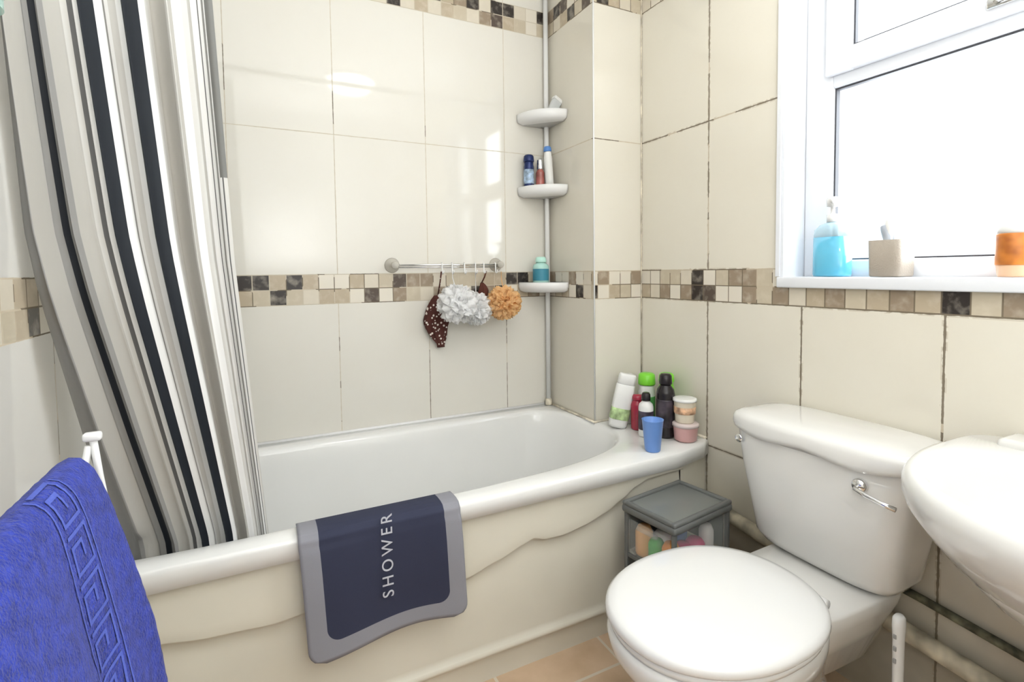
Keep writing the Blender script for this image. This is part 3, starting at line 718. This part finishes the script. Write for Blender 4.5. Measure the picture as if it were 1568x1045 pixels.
lathe("body",[(.029,.024),(.0295,.026),(.030,.086),(.029,.088)],mat("tube_orange",(.80,.24,.04),.35,var=.5,nscale=25),(.035,-1.418,ZS),28,e)
lathe("shoulder",[(.0285,.088),(.028,.098),(.020,.112),(.013,.116),(.013,.12)],mw,(.035,-1.418,ZS),28,e)
# ------------------------------------------------------------ glass shelf on the left wall
e=empty("glass_wall_shelf")
gs=mat("green_glass",(.35,.62,.55),.05,alpha=.55,coat=.5,var=.02)
def gl_(z):
    pts=[(-1.699,-1.25,z)]
    pts+=[(-1.565+.025*math.sin(a),-1.275+.025*math.cos(a),z) for a in [math.pi/2*i/8 for i in range(9)]]
    pts+=[(-1.54,-1.72,z),(-1.699,-1.75,z)]
    return pts
loft("glass_plate",[gl_(1.312),gl_(1.322)],gs,True,True,e,False)
for k,y in enumerate((-1.33,-1.67)):
    box("bracket_%d"%k,(-1.6985,y-.012,1.300),(-1.655,y+.012,1.334),M['chrome'],.005,e)
# ------------------------------------------------------------ ceiling lamp + lights
lm=empty("ceiling_lamp")
em,nt,b=new_mat("lamp_glass"); b.inputs["Emission Color"].default_value=(1,.985,.96,1); b.inputs["Emission Strength"].default_value=16; b.inputs["Base Color"].default_value=(.9,.9,.9,1)
lathe("dome",[(.15,-.012),(.148,-.03),(.12,-.06),(.07,-.078),(.02,-.084)],em,(-.75,-1.66,CZ),40,lm)
lathe("base",[(.165,-.001),(.165,-.012),(.155,-.016)],M['plastic'],(-.75,-1.66,CZ),40,lm)
def area(name,loc,rot,sx,sy,pw_,col=(1,1,1),spec=1.0):
    l=bpy.data.lights.new(name,'AREA'); l.shape='RECTANGLE'; l.size=sx; l.size_y=sy; l.energy=pw_; l.color=col; l.specular_factor=spec
    o=bpy.data.objects.new(name,l); COL.objects.link(o); o.location=loc; o.rotation_euler=rot; return o
area("daylight_window",(.35,-1.45,1.6),(0,math.radians(90),0),1.1,1.0,30,(.93,.97,1))
# added fill light behind the camera, bounced off ceiling and painted rear wall
area("rear_fill_light",(-1.10,-2.12,1.15),(math.radians(180+12),0,0),.5,.5,36,(.96,.98,1))
wd=bpy.data.worlds.new("world"); sc.world=wd; wd.use_nodes=True
bg=wd.node_tree.nodes["Background"]; bg.inputs[0].default_value=(.97,.985,1,1); bg.inputs[1].default_value=1.5
# ------------------------------------------------------------ camera
cd=bpy.data.cameras.new("camera"); cam=bpy.data.objects.new("camera",cd); COL.objects.link(cam)
yaw,pitch,roll=.4604,-.048,-.0122
fw=Vector((math.sin(yaw)*math.cos(pitch),math.cos(yaw)*math.cos(pitch),math.sin(pitch)))
r=Vector((math.cos(yaw),-math.sin(yaw),0)); u_=r.cross(fw)
r2=r*math.cos(roll)+u_*math.sin(roll); u2=-r*math.sin(roll)+u_*math.cos(roll)
cam.matrix_world=Matrix(((r2.x,u2.x,-fw.x,-1.3436),(r2.y,u2.y,-fw.y,-1.8999),(r2.z,u2.z,-fw.z,1.0703),(0,0,0,1)))
cd.sensor_width=36; cd.lens=36*786.26/1568; cd.shift_y=-68.0/1568; cd.clip_start=.02
sc.camera=cam
sc.view_settings.view_transform='Standard'; sc.view_settings.look='None'; sc.view_settings.exposure=0
